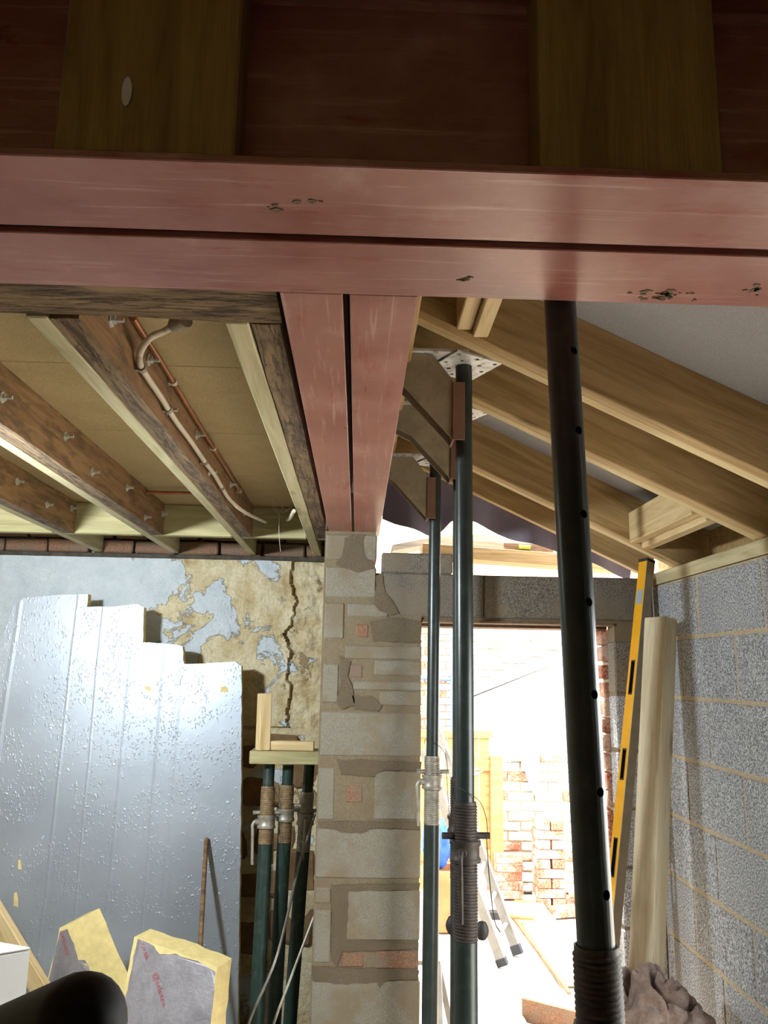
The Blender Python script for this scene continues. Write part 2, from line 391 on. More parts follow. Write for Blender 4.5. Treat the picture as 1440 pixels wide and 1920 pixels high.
def block(mb_parent, name, lo, hi, mat, jit=.0015, bev=.006):
    lo = Vector(lo); hi = Vector(hi); c = (lo+hi)/2
    mb = MB().box(lo-c, hi-c)
    for k in range(8): mb.v[k] += Vector([random.uniform(-jit, jit) for _ in range(3)])
    m = WM[mb_parent].inverted() @ Matrix.Translation(c)
    return mb.build(name, mat, mb_parent, True, m, bevel=bev)

# right-hand blockwork wall
JZ = [2.119 - .226*k for k in range(10)] + [0.0]
struct(MB().box((XR+.1, -30, -.12), (14, YW, -.015)).build('ground', 'concrete'))
WY0, WY1, WZ0, WZ1 = 1.2, 2.2, .085, 2.0                     # added tall opening, out of view, lets in daylight to brighten the room
wr = struct(MB().box((XR, -2.3, 0), (XR+.1, WY0, 2.119)).box((XR, WY1, 0), (XR+.1, YW+.1, 2.119)).box((XR, WY0, 0), (XR+.1, WY1, WZ0)).box((XR, WY0, WZ1), (XR+.1, WY1, 2.119)).build('wall_right', 'mortar'))
struct(MB().box((XR+.03, WY0, WZ0), (XR+.08, WY0+.05, WZ1)).box((XR+.03, WY1-.05, WZ0), (XR+.08, WY1, WZ1)).box((XR+.03, WY0+.05, WZ0), (XR+.08, WY1-.05, WZ0+.05)).box((XR+.03, WY0+.05, WZ1-.05), (XR+.08, WY1-.05, WZ1)).build('added_opening_frame', 'wood_pale', bevel=.003))  # timber frame lining the added daylight opening
for k in range(10):
    top, bot = JZ[k], JZ[k+1]
    if top-bot < .05: continue
    if k == 0: cuts = [3.445, 2.981, 2.493]
    else: cuts = [3.445, 3.385 if k % 2 == 0 else 3.155, 2.94 if k % 2 == 0 else 2.705]
    y = cuts[-1]
    while y > -2: y -= .45; cuts.append(y)
    for i in range(len(cuts)-1):
        a, b = cuts[i+1], cuts[i]
        if b < .9: continue                                    # behind the viewer: plain wall
        if bot > WZ0-.1 and top < WZ1+.05 and b > WY0+.02 and a < WY1-.02:
            if a < WY0 < b: b = WY0
            elif a < WY1 < b: a = WY1
            else: continue
            if b-a < .03: continue
        g = .016 if (k == 0 and abs(a-2.981) < .001) else .005
        block(wr, 'concrete_block', (XR-.0025, a+g, bot+.007), (XR+.09, b-.006, top-.007), 'block_grey', .001, .003)
struct(timber('trim_1', (XR+.05, YW+.08, 2.147), (XR+.05, .95, 2.147), .115, .05, 'wood_treated'))   # wall plate on the blocks
struct(MB().box((XR+.12, .95, 2.1), (XR+.14, YW+.25, 2.4)).build('trim_3', 'wood_rafter'))
struct(MB().box((XR+.0, -2.3, 2.119), (XR+.1, .95, 2.7)).build('wall_right', 'block_grey'))

# door wall with pier on its left
wd = struct(MB().box((-.15, YW+.001, 0), (.264, YW+.3, 2.03)).box((-.15, YW+.001, 2.03), (.066, YW+.3, ZS))
            .box((-.15, YW+.3, 0), (.066, 4.7, 2.56)).box((.066, YW+.012, 1.962), (XR+.1, YW+.1, 2.155)).box((1.082, YW+.006, 0), (XR+.1, YW+.1, 1.962)).build('wall_rear', 'mortar_brown'))
def ragged2(pts, step, amp):
    out = []
    for i, a in enumerate(pts):
        b = pts[(i+1) % len(pts)]; n = max(1, int((b-a).length/step))
        for k in range(n):
            p = a+(b-a)*(k/n); q = noise.noise_vector(p*40)*amp; out.append(p+Vector((q.x, 0, q.z)))
    return out
def pblock(x0, y0, x1, y1, mat='block_pier', proud=.004, name='concrete_block'):
    a = at(x0, y0, Y=YW); b = at(x1, y1, Y=YW)
    return block(wd, name, (min(a.x, b.x), YW-proud, min(a.z, b.z)), (max(a.x, b.x), YW+.09, max(a.z, b.z)), mat, .0015, .005)
for q in ((612, 1001, 706, 1052), (611, 1062, 704, 1121), (609, 1130, 644, 1198), (652, 1131, 728, 1158), (648, 1210, 790, 1238), (702, 1238, 790, 1268),
          (607, 1244, 634, 1318), (662, 1277, 789, 1296), (712, 1296, 789, 1324), (602, 1334, 789, 1420), (598, 1440, 626, 1538), (703, 1446, 788, 1538),
          (594, 1553, 788, 1648), (591, 1664, 620, 1694), (589, 1706, 619, 1806), (650, 1668, 787, 1764), (584, 1838, 786, 1935), (584, 1948, 786, 2040), (584, 2050, 700, 2100)):
    pblock(*q)
for q in ((668, 1170, 691, 1196), (656, 1245, 680, 1272), (648, 1472, 680, 1505), (640, 1786, 682, 1814), (702, 1782, 784, 1818)):
    pblock(*q, 'brick_old', .003, 'brick')
for pl in (((648, 1002), (684, 1003), (681, 1030), (688, 1050), (705, 1054), (701, 1066), (672, 1074), (652, 1068), (628, 1058), (640, 1044), (646, 1020)),
           ((706, 1078), (716, 1076), (722, 1112), (736, 1126), (748, 1150), (731, 1153), (712, 1146), (701, 1134), (704, 1110)),
           ((730, 1156), (790, 1164), (789, 1205), (700, 1203), (694, 1166), (716, 1163)),
           ((636, 1228), (656, 1240), (652, 1268), (660, 1290), (666, 1322), (640, 1330), (630, 1318), (640, 1276)),
           ((660, 1304), (698, 1306), (716, 1322), (708, 1334), (664, 1330)),
           ((632, 1424), (790, 1428), (788, 1446), (716, 1444), (700, 1456), (640, 1452)),
           ((598, 1540), (788, 1540), (787, 1556), (700, 1552), (676, 1564), (640, 1560), (600, 1552)),
           ((622, 1660), (788, 1656), (787, 1668), (654, 1672), (652, 1740), (690, 1766), (786, 1768), (785, 1780), (640, 1784), (632, 1812), (622, 1800)),
           ((586, 1812), (786, 1820), (784, 1836), (724, 1838), (716, 1864), (706, 1842), (640, 1846), (588, 1840))):
    MB().prism(ragged2([at(x_, y_, Y=YW-.0045) for x_, y_ in pl], .012, .005), (0, .006, 0)).build('mortar_smear', 'mortar_wet', wd)
for x0, x1 in ((.092, .52), (.53, .965), (.975, XR-.002)):
    block(wd, 'concrete_block', (x0, YW-.001, 1.975), (x1, YW+.095, 2.155), 'block_dark', .002)
for k in range(1, 10):
    block(wd, 'concrete_block', (1.078, YW-.003, max(JZ[k+1]+.006, 0.01)), (XR-.004, YW+.1, JZ[k]-.006), 'block_grey' if k > 1 else 'block_dark', .002)
struct(MB().box((.27, YW-.002, 1.952), (1.08, YW+.1, 1.962)).box((.27, YW+.1, 1.94), (1.08, YW+.26, 1.955)).build('trim_2', 'rusty', bevel=.001))   # steel lintel
# brick outer leaf on the right of the doorway
ol = struct(MB().box((1.09, YW+.125, 0), (1.5, YW+.22, 1.94)).build('wall_outer', 'mortar'))
for k in range(26):
    x0 = 1.058+random.uniform(-.006, .008)
    block(ol, 'brick', (x0, YW+.12, .003+k*.075), (x0+.215, YW+.225, .066+k*.075), 'brick_red', .004, .005)
b = MB().box((.094, YW, 2.157), (.396, YW+.1, 2.243)); tag(b.build('loose_block', 'block_dark', bevel=.006), 'loose grey concrete block lying flat on top of the lintel course', 'block')

# plastered wall behind the joists
def wallfn(u, v):
    x = -2.6 + u*2.6; z = v*2.34; n1 = noise.fractal(Vector((x*3, z*3, 1)), 1, 2, 5); n2 = noise.fractal(Vector((x*14, z*14, 5)), 1, 2, 4)
    d = n1*.010 + n2*.006
    e = -.36 + .05*noise.noise(Vector((z*6, 0, 3))) + .02*noise.noise(Vector((z*22, 2, 3)))
    if z > 1.45: d += (.024+.02*noise.noise(Vector((x*16, z*16, 2)))+.008*noise.noise(Vector((x*50, z*50, 2)))) if x > e else (-.008 if x > e-.012 else 0)
    elif x > -.82 + .05*noise.noise(Vector((z*8, 4, 1))): d += .02 + .012*noise.noise(Vector((x*9, z*9, 8)))
    return (x, YB + d, z)
wb = struct(MB().grid(wallfn, 330, 290).box((-2.7, YB+.08, 0), (.0, YB+.3, 3.0)).build('wall_back', 'plaster', smooth=True, origin=(0, 0, 0)))
MB().box((-2.6, YB-.012, 2.322), (-.15, YB+.06, 2.345)).build('damp_course', 'dpc', wb, bevel=.004)
for k in range(11):                                          # old bricks showing between the joist ends
    x0 = -2.62 + .232*k
    for r_, (z0, z1) in enumerate(((2.35, 2.418), (2.43, 2.5))):
        xx = x0 - (.11 if r_ else 0)
        block(wb, 'brick', (xx+.006, YB+.005+random.uniform(0, .02), z0), (xx+.224, YB+.1, z1), 'brick_old', .005, .007)
# brown rubble showing low down beside the pier
for i, (x, z, sx, sz) in enumerate(((-.62, 1.3, .2, .11), (-.4, 1.34, .18, .12), (-.25, 1.2, .14, .13), (-.68, 1.1, .14, .15), (-.47, 1.12, .2, .13), (-.64, .88, .17, .15), (-.4, .9, .2, .14), (-.66, .65, .15, .16), (-.46, .68, .2, .13), (-.26, .74, .16, .2), (-.55, .42, .22, .15), (-.3, .48, .2, .16))):
    block(wb, 'stone', (x-sx*.55, YB+.01, z-sz*.55), (x+sx*.55, YB+.07, z+sz*.55), 'stone_brown', .02, .02)

# chipboard decking over the joists
ZC = 2.5
ce = struct(MB().box((-2.7, 1.15, ZC+.02), (-.15, 4.6, ZC+.06)).build('ceiling', 'chipboard'))
for y0, y1 in ((1.2, 1.985), (1.988, 2.585), (2.588, 3.185), (3.188, 4.42)):
    block(ce, 'floor_board', (-2.69, y0, ZC), (-.16, y1, ZC+.018), 'chipboard', 0, .0015)

# roof membrane over the rafters
SL = -.465
def zr(x): return 2.175 + SL*(x-XR)                          # underside of the rafters
HR = .195                                                    # rafter depth measured vertically
def rooffn(u, v):
    x = .06 + u*1.42; y = 1.14 + v*2.5
    return (x, y, zr(x) + HR - .012*math.sin(u*3.1)*abs(math.sin(v*9)) )
struct(MB().sheet(rooffn, 12, 30, (0, 0, .01)).build('roof_membrane', 'felt', smooth=True))
def drape(u, v):
    x = .1 + u*1.15; top = zr(x)+HR; bot = [2.33, 2.29, 2.31, 2.36, 2.27, 2.2, 2.15]
    bl = [(.1, 2.44), (.17, 2.405), (.26, 2.385), (.31, 2.365), (.345, 2.36), (.38, 2.39), (.43, 2.445), (.52, 2.43), (.62, 2.39), (.72, 2.345), (.82, 2.325), (.9, 2.31), (1.3, 2.16)]
    for (x0, z0), (x1, z1) in zip(bl, bl[1:]):
        if x0 <= x <= x1+1e-6: zb = z0+(z1-z0)*(x-x0)/(x1-x0)
    return (x, 3.66 + .03*math.sin(x*22)*v + .05*v, top + (zb-top)*v)
tag(MB().sheet(drape, 40, 12, (0, .002, 0)).build('membrane_flap', 'membrane', smooth=True), 'dark grey roofing membrane hanging loose over the gap above the door wall', 'membrane')

# ================================================================== STEEL
def ibeam(name, p0, p1, depth, width, tf, tw, label):
    p0 = Vector(p0); p1 = Vector(p1); L = (p1-p0).length; m = frame(p0, p1-p0)
    h, b, t2 = depth, width/2, tw/2
    pf = [(-b, 0), (b, 0), (b, tf), (t2+.008, tf), (t2, tf+.008), (t2, h-tf-.008), (t2+.008, h-tf), (b, h-tf), (b, h), (-b, h), (-b, h-tf), (-t2-.008, h-tf), (-t2, h-tf-.008), (-t2, tf+.008), (-t2-.008, tf), (-b, tf)]
    mb = MB(); mb.prism([(0, y, z) for y, z in pf], (L, 0, 0))
    return tag(mb.build(name, 'primer', None, True, m, bevel=.0015), label, 'beam', 'red primed steel beams')
TB1, TB2, DTB = .9455, 1.1215, .304
ibeam('steel_beam', (-2.59, TB1, ZS), (1.24, TB1, ZS), DTB, .157, .011, .008, 'red primed steel beam nearest the viewer, holding two timber packers in its web')
ibeam('steel_beam', (-2.59, TB2, ZS), (1.24, TB2, ZS), DTB, .157, .011, .008, 'red primed steel beam across the room, second from the viewer, touching the old header')
ibeam('steel_beam', (-.0865, TB2+.079, ZS), (-.0865, 3.56, ZS), .203, .099, .0095, .006, 'left of the two red steel beams running back to the block pier')
ibeam('steel_beam', (.028, TB2+.079, ZS), (.028, 3.56, ZS), .203, .108, .0095, .006, 'right of the two red steel beams running back to the block pier')
tb2 = bpy.data.objects['steel_beam.001']
for (cx, cy, wx_, wy_, n_) in ((1235, 552, 70, 12, 34), (1420, 545, 22, 14, 8), (880, 522, 26, 4, 7), (560, 378, 60, 20, 6)):
    mb = MB()
    for _ in range(n_):
        c = at(cx+random.gauss(0, wx_*.45), min(cy+random.gauss(0, wy_*.45), 566), Z=ZS); r_ = random.uniform(.001, .0055)
        mb.prism([c+Vector((math.cos(k*.7854)*r_*1.5*random.uniform(.5, 1.2), math.sin(k*.7854)*r_*random.uniform(.4, 1.1), 0)) for k in range(8)], (0, 0, -.001))
    mb.build('mortar_smear', 'mortar_brown', tb2 if cy > 460 else bpy.data.objects['steel_beam'])
for (x0, x1, lab) in ((112, 446, 'dark upright timber packer with a pale paint smear in the web, left of two'), (1012, 1348, 'dark upright timber packer with a large knot in the web, right of two')):
    a = at(x0, 150, Y=.872).x; b = at(x1, 150, Y=.872).x
    o = timber('web_timber', ((a+b)/2, .9065, ZS+.0112), ((a+b)/2, .9065, ZS+DTB-.0115), b-a, .066, 'wood_web', up=(0, 1, 0)); tag(o, lab, 'timber', 'timber packers in the beam web')
    if x0 < 500:
        p = at(238, 172, Y=.872); mb = MB().lathe([(.001, 0), (.011, .0005), (.011, .0012), (.001, .0016)], 12)
        c = mb.build('paint_smear', 'white_render', o, True, WM[o].inverted() @ (Matrix.Translation(p) @ Matrix.Rotation(math.pi/2, 4, 'X') @ Matrix.Diagonal((.55, 1.8, 1, 1))))

# ================================================================== LEFT JOISTS
ZJ = 2.35
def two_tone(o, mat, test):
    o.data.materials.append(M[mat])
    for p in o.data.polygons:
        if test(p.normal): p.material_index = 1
def bolt(parent, P, nx=1):
    m = WM[parent].inverted() @ Matrix.Translation(P) @ Matrix.Rotation(math.pi/2*nx, 4, 'Y')
    MB().lathe([(.016, -.001), (.016, .0025), (.009, .0026), (.009, .010), (.0052, .0101), (.0052, .026), (.001, .0262)], 6).build('bolt', 'bolt_metal', parent, True, m)
tag(timber('header_timber', (-2.58, 1.287, 2.43), (-.148, 1.287, 2.43), .165, .15, 'wood_old', rough=.006, seed=3), 'rough dark old header timber running along the second steel beam', 'timber')
JO = [(-1.43, -1.385, -1.33, 'leftmost'), (-1.02, -.975, -.92, 'second from left'), (-.602, -.56, -.506, 'carrying the white and copper pipes'), (-.252, -.205, -.152, 'beside the red steel')]
olds = []
for i, (x0, x1, x2, lab) in enumerate(JO):
    o = timber('old_joist', ((x1+x2)/2, 1.372, (ZJ+ZC)/2), ((x1+x2)/2, 3.798, (ZJ+ZC)/2), x2-x1-.002, ZC-ZJ-.002, 'wood_brown', rough=.0025, seed=i*7+1)
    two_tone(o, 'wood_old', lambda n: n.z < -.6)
    tag(o, 'old dark brown ceiling joist, ' + lab, 'joist', 'old ceiling joists'); olds.append(o)
    o2 = timber('new_joist', ((x0+x1)/2-.001, 1.372, (ZJ+ZC)/2), ((x0+x1)/2-.001, YB-.002, (ZJ+ZC)/2), x1-x0-.004, ZC-ZJ-.002, 'wood_treated')
    tag(o2, 'new pale timber joist bolted alongside the old joist ' + ('beside the red steel' if i == 3 else lab), 'joist', 'new joists bolted to old ones')
prev = -2.59
for i, (x0, x1, x2, lab) in enumerate(JO):
    o = timber('trimmer', (prev+.002, 3.824, (ZJ+ZC)/2), (x0-.002, 3.824, (ZJ+ZC)/2), .047, ZC-ZJ-.002, 'wood_green')
    tag(o, 'greenish treated trimmer closing the joist ends, ' + ('left of the leftmost joist', 'between the first and second joists', 'between the second joist and the pipe joist', 'right of the pipe joist')[i], 'timber', 'treated trimmers at the joist ends'); prev = x1+.0
o = timber('trimmer', (-.201, 3.824, (ZJ+ZC)/2), (-.148, 3.824, (ZJ+ZC)/2), .047, ZC-ZJ-.002, 'wood_green'); tag(o, 'short greenish trimmer piece next to the head of the block pier', 'timber', 'treated trimmers at the joist ends')
for k, pts in ((2, ((208, 600), (278, 675), (314, 768), (368, 815), (392, 884), (432, 908), (458, 962))), (1, ((4, 745), (122, 818), (172, 885), (238, 914), (272, 969), (305, 964))), (0, ((32, 903), (88, 946), (134, 953)))):
    for (px, py) in pts:
        p = at(px, py, X=JO[k][2]); 
        if ZJ+.012 < p.z < ZC-.01: bolt(olds[k], p+Vector((.0, 0, 0)))

def smooth_path(pts, n=6):
    out = []
    P = [Vector(p) for p in pts]; P = [P[0]*2-P[1]] + P + [P[-1]*2-P[-2]]
    for i in range(1, len(P)-2):
        for k in range(n):
            t = k/n; a, b, c, d = P[i-1:i+3]
            out.append(.5*((2*b)+(c-a)*t+(2*a-5*b+4*c-d)*t*t+(3*b-a-3*c+d)*t**3))
    out.append(P[-2]); return out
def clips(parent, path_pts, r, mat, xface):
    for p, d in path_pts:
        d = d.normalized(); MB().tube([p-d*.008, p+d*.008], r*1.45, 10).box((xface, p.y-.008, p.z-r), (p.x, p.y+.008, p.z+r)).build('clip', mat, parent)
xf = -.506
straight = [at(q[0], q[1], X=xf+.014) for q in ((266, 690), (300, 742), (330, 790), (358, 828), (384, 866), (402, 890), (416, 914), (432, 938))]
sock = at(328, 609, Z=2.455)
pts = [sock, at(306, 622, Z=2.45), at(281, 634, X=-.45), at(263, 662, X=xf+.016)] + straight + [at(462, 962, X=-.515+.06), at(498, 979, Y=3.8)]
wp = thing('conduit_pipe', 'thin white plastic pipe curving along the side of an old joist', 'pipe', straight[3])
MB().tube(smooth_path(pts), .0072, 12).build('pipe', 'conduit', wp, smooth=True)
d0 = (pts[1]-pts[0]).normalized(); MB().tube([sock-d0*.035, sock-d0*.02, sock-d0*.018, sock+d0*.0, sock+d0*.012], .015, 14, rr=[.019, .019, .0165, .0165, .010]).build('socket', 'clip_grey', wp, smooth=True)
clips(wp, [(straight[i], straight[min(i+1, 7)]-straight[max(i-1, 0)]) for i in (0, 4)] + [((straight[1]+straight[2])/2+Vector((0, .25, -.01))*0, straight[2]-straight[1]), (straight[6], straight[7]-straight[5])], .0072, 'clip_grey', xf)
cpts = [at(q[0], q[1], X=xf+.012) for q in ((250, 596), (288, 656), (325, 716), (362, 778), (400, 840), (426, 882), (449, 920))]
cp = thing('copper_pipe', 'bare copper pipe clipped along the top of an old joist', 'pipe', cpts[3])
MB().tube(smooth_path(cpts), .0068, 12).build('pipe', 'copper', cp, smooth=True)
clips(cp, [(cpts[i], cpts[min(i+1, 6)]-cpts[i-1]) for i in (2, 4, 6)], .0068, 'conduit', xf)
a = at(90, 917, X=-.918); tag(MB().tube([(-.918, 3.44, 2.478), (-.604, 3.44, 2.478)], .008, 10).build('copper_pipe', 'copper', smooth=True), 'short dull copper tube crossing under the boards between two joists', 'pipe')
p = at(538, 975, Y=3.8); q = at(551, 958, X=-.26); tag(MB().tube(smooth_path([p, (p+q)/2+Vector((0, 0, -.01)), q]), .0075, 10).build('conduit_pipe', 'conduit', smooth=True), 'stub of white pipe beside the pale joist next to the steel', 'pipe')
cw = MB()
for (x0, y0, x1, y1) in ((500, 895, 522, 960), (545, 900, 527, 962), (524, 958, 526, 1034), (515, 930, 540, 958), (528, 962, 550, 945), (505, 930, 524, 966)):
    cw.tube(smooth_path([at(x0, y0, Y=3.6), at((x0+x1)/2-2, (y0+y1)/2+4, Y=3.6), at(x1, y1, Y=3.62)], 4), .0011, 5)
tag(cw.build('cobweb', 'cobweb'), 'dusty cobweb strands hanging below the boards near the white pipe stub', 'cobweb')

# ================================================================== RIGHT ROOF
def rafter(y, th, label, x0=.15, x1=1.42, mat='wood_rafter'):
    o = timber('rafter', (x0, y, zr(x0)+HR/2), (x1, y, zr(x1)+HR/2), th, HR*.905, mat)
    return tag(o, label, 'rafter', 'sloping roof rafters')
for y, nm in ((2.03, 'nearest doubled pair'), (2.44, 'middle doubled pair'), (3.13, 'doubled pair nearest the door wall')):
    rafter(y+.022, .043, 'front timber of the ' + nm + ' of sloping rafters'); rafter(y+.0665, .043, 'rear timber of the ' + nm + ' of sloping rafters', mat='wood_pale')
rafter(3.53, .044, 'single sloping rafter sitting over the door wall', x1=1.29)
tag(timber('ridge_plate', (.108, 1.2, 2.72), (.108, 3.6, 2.72), .046, .22, 'wood_rafter'), 'timber plate along the red steel carrying the rafter heads', 'timber')
for i, (xa, lab) in enumerate(((.262, 'left'), (.305, 'right'))):
    o = timber('noggin', (xa, 1.22, zr(xa)+.075), (xa, 2.029, zr(xa)+.075), .04, .14, 'wood_pale'); tag(o, lab + ' of two pale noggins meeting the nearest rafter under the steel', 'timber', 'paired roof noggins')
for i, (xa, lab) in enumerate(((1.075, 'upper'), (1.122, 'lower'))):
    o = timber('noggin', (xa, 2.531, zr(xa)+.06), (xa, 3.129, zr(xa)+.06), .045, .12, 'wood_pale'); tag(o, lab + ' of two pale noggins between rafters near the eaves', 'timber', 'paired roof noggins')

# ================================================================== PROPS
def prop(P0, P1, zo, tl, zc, label, group, holes=(), ri=.0242, ro=.0302, paint='prop_paint', thread='thread_dark', metal='thread_dark', ha=math.pi, hl=.16, side=(1, 0, 0), head=True, hang=None, pin=True, hsize=.15, wire=True):
    m = zframe(P0, P1, side); L = (Vector(P1)-Vector(P0)).length
    t = thing('adjustable_prop', label, 'prop', group=group, Mx=m)
    MB().holeplate((0, 0, 0), .15, 5, .007, .006).build('base_plate', metal, t, True)
    MB().lathe([(ro-.003, .006), (ro, .006), (ro, zo-tl), (ro-.003, zo-tl)], 28, close=True).build('outer_tube', paint, t, True, smooth=True)
    pr = [(ro-.004, zo-tl)]; z = zo-tl; pitch = .0075
    while z < zo-pitch:
        pr += [(ro-.0012, z), (ro+.0012, z+pitch*.3), (ro+.0012, z+pitch*.6), (ro-.0012, z+pitch*.9)]; z += pitch
    pr += [(ro-.0012, zo), (ro-.004, zo)]
    MB().lathe(pr, 28, close=True).build('thread', thread, t, True, smooth=True)
    it = MB().lathe([(ri-.0035, max(.3, zo-.9)), (ri, max(.3, zo-.9)), (ri, L-.006), (ri-.0035, L-.006)], 28, close=True).build('inner_tube', paint, t, True, smooth=True)
    if holes:
        d = hang if hang is not None else -math.pi/2
        bool_cut(it, [((0, 0, h), (math.cos(d)*.06, math.sin(d)*.06, h), .0068) for h in holes])
    if head: MB().holeplate((0, 0, L-.006), hsize, 5, .007, .006).build('head_plate', 'plate_white', t, True, Matrix.Rotation(.5, 4, 'Z'))
    if zc:
        c = MB().lathe([(ro+.0015, zc-.026), (ro+.009, zc-.026), (ro+.010, zc-.018), (ro+.006, zc-.012), (ro+.006, zc+.012), (ro+.010, zc+.017), (ro+.010, zc+.026), (ro+.0015, zc+.026)], 24, close=True).build('collar', metal, t, True, smooth=True)
        e = Vector((math.cos(ha), math.sin(ha), 0)); q = Vector((-math.sin(ha), math.cos(ha), 0))
        MB().tube(smooth_path([e*(ro+.002)+Vector((0, 0, zc)), e*(ro+.02)+Vector((0, 0, zc+.002)), e*(ro+.03)+Vector((0, 0, zc-.014)), e*(ro+.028)+Vector((0, 0, zc-.04)), e*(ro+.022)+Vector((0, 0, zc-hl))]), .0065, 10).build('handle', metal, c, True, smooth=True)
        MB().lathe([(.012, -.002), (.012, .012), (.008, .013)], 12).build('lug', metal, c, True, Matrix.Translation(e*(ro+.006)+Vector((0, 0, zc))) @ zframe((0, 0, 0), e, (0, 0, 1)))
    if zc and pin:
        pd = Vector((math.cos(.12), math.sin(.12), 0)); zp = zc+.037
        pn = MB().tube([-pd*(ro+.03)+Vector((0, 0, zp)), pd*(ro+.034)+Vector((0, 0, zp))], .0085, 10).build('pin', metal, t, True, smooth=True)
        if wire:
            MB().tube(smooth_path([pd*(ro+.03)+Vector((0, 0, zp)), pd*(ro+.024)+Vector((0, -.01, zp+.045)), pd*(ro+.006)+Vector((0, -.02, zp+.085)), Vector((0, -ro, zp+.11)), -pd*(ri+.004)+Vector((0, 0, zp+.12)), -pd*(ri+.006)+Vector((0, .01, zp+.10))]), .0011, 5).build('pin_wire', 'cable_dark', pn, True)
            MB().tube(smooth_path([pd*(ro+.026)+Vector((0, 0, zp)), pd*(ro+.032)+Vector((0, -.005, zp-.1)), pd*(ro+.045)+Vector((0, .0, zp-.2)), pd*(ro+.06)+Vector((0, 0, zp-.23))]), .0013, 5).build('pin_wire', 'cable_dark', pn, True)
    return t
GP = 'props standing in line under the roof'
prop((.357, 1.13, 0), (.312, 1.245, 2.59), 1.39, .36, 1.12, 'large dark steel prop standing closest on the right, in front of the doorway', GP, [2.252-.1325*k for k in range(7)]+[2.385, 2.517], ri=.0255, ro=.0312, hang=-1.05, ha=-.6)
prop((.283, 2.16, 0), (.292, 2.27, 2.635), 1.42, .33, 1.30, 'dark prop in the middle of the line with rusty collar and bracket on top', GP, [1.6, 1.73, 1.86, 1.99, 2.12, 2.25], hang=2.9, ha=-1.9, hsize=.16)
prop((.334, 2.70, 0), (.334, 2.70, 2.628), 1.42, .3, 1.28, 'dark prop almost hidden behind the middle prop', GP, hang=2.9, ha=1.5, wire=False, pin=False)
prop((.290, 3.25, 0), (.303, 3.27, 2.60), 1.43, .25, 1.335, 'slim dark prop with pale collar standing against the edge of the block pier', GP, metal='galvanised', thread='galvanised', paint='prop_paint', ha=math.pi+.2, hsize=.13)
def strongboy(X, Y, zt, label):
    t = thing('wall_support_bracket', label, 'bracket', (X, Y, zt-.26), 'triangular steel brackets on the prop heads')
    xs = X-.002
    for yy, nm in ((Y-.036, 'front_cheek'), (Y+.032, 'rear_cheek')):
        MB().prism([(xs-.038, yy, zt-.262), (xs-.038, yy, zt-.085), (xs-.095, yy, zt-.012), (-.02, yy, zt-.012), (-.02, yy, zt-.03), (xs-.172, yy, zt-.115)], (0, .004, 0)).build(nm, 'bracket', t, bevel=.0008)
    MB().box((-.02, Y-.05, zt-.010), (xs+.008, Y+.05, zt)).build('top_plate', 'plate_white', t, bevel=.001)
    MB().box((xs-.038, Y-.042, zt-.264), (xs-.003, Y-.037, zt-.095)).box((xs-.038, Y-.037, zt-.264), (xs-.032, Y+.042, zt-.095)).build('sleeve', 'bracket_brown', t, bevel=.001)
strongboy(.290, 2.23, 2.648, 'triangular steel bracket on the middle prop, largest and nearest')
strongboy(.334, 2.67, 2.64, 'triangular steel bracket on the half-hidden prop, second of three')
strongboy(.303, 3.24, 2.612, 'triangular steel bracket on the slim prop, nearest the block pier')

# props stored in the recess left of the pier
GR = 'props stored in the recess beside the pier'
prop((-.375, 3.62, 0), (-.376, 3.755, 1.343), 1.25, .235, 1.105, 'short green prop stored in the recess, leftmost of three', GR, paint='prop_green', thread='thread_rust', metal='galvanised', ha=math.pi+.3, hl=.17, hsize=.08)
prop((-.320, 3.79, 0), (-.294, 3.765, 1.343), 1.25, .24, 1.125, 'short green prop stored in the recess, middle of three', GR, paint='prop_green', thread='thread_rust', metal='galvanised', ha=math.pi+.5, hl=.2, hsize=.075)
prop((-.270, 3.98, 0), (-.208, 3.93, 1.36), 1.2, .26, 1.08, 'dark green prop leaning in the recess closest to the pier, rightmost of three', GR, paint='prop_green', thread='galvanised', metal='galvanised', ha=-1.5, head=False)
tag(timber('plank', (-.456, 3.76, 1.371), (-.12, 3.76, 1.371), .17, .054, 'wood_green'), 'greenish treated timber resting across the heads of the stored props', 'timber')
tag(timber('timber_offcut', (-.403, 3.70, 1.399), (-.405, 3.71, 1.64), .052, .05, 'wood_pale', up=(.5, -1, 0)), 'short pale timber offcut standing upright on the treated timber', 'timber')
tag(timber('timber_offcut', (-.374, 3.72, 1.419), (-.181, 3.72, 1.419), .05, .04, 'wood_pale'), 'short pinkish timber offcut lying on the treated timber', 'timber')
tag(MB().tube(smooth_path([at(591, 1525, Y=3.9), at(575, 1575, Y=3.86), at(560, 1625, Y=3.84), at(520, 1790, Y=3.6), at(470, 1910, Y=3.55), at(440, 2010, Y=3.5)]), .006, 8).build('metal_rod', 'wire', smooth=True), 'thin bent grey rod slanting behind the stored props', 'rod')
tag(MB().tube([at(590, 1715, Y=3.6), at(520, 1900, Y=3.5), at(470, 2040, Y=3.45)], .0055, 8).build('metal_rod', 'galvanised', smooth=True), 'straight pale rod crossing low in front of the stored props', 'rod')

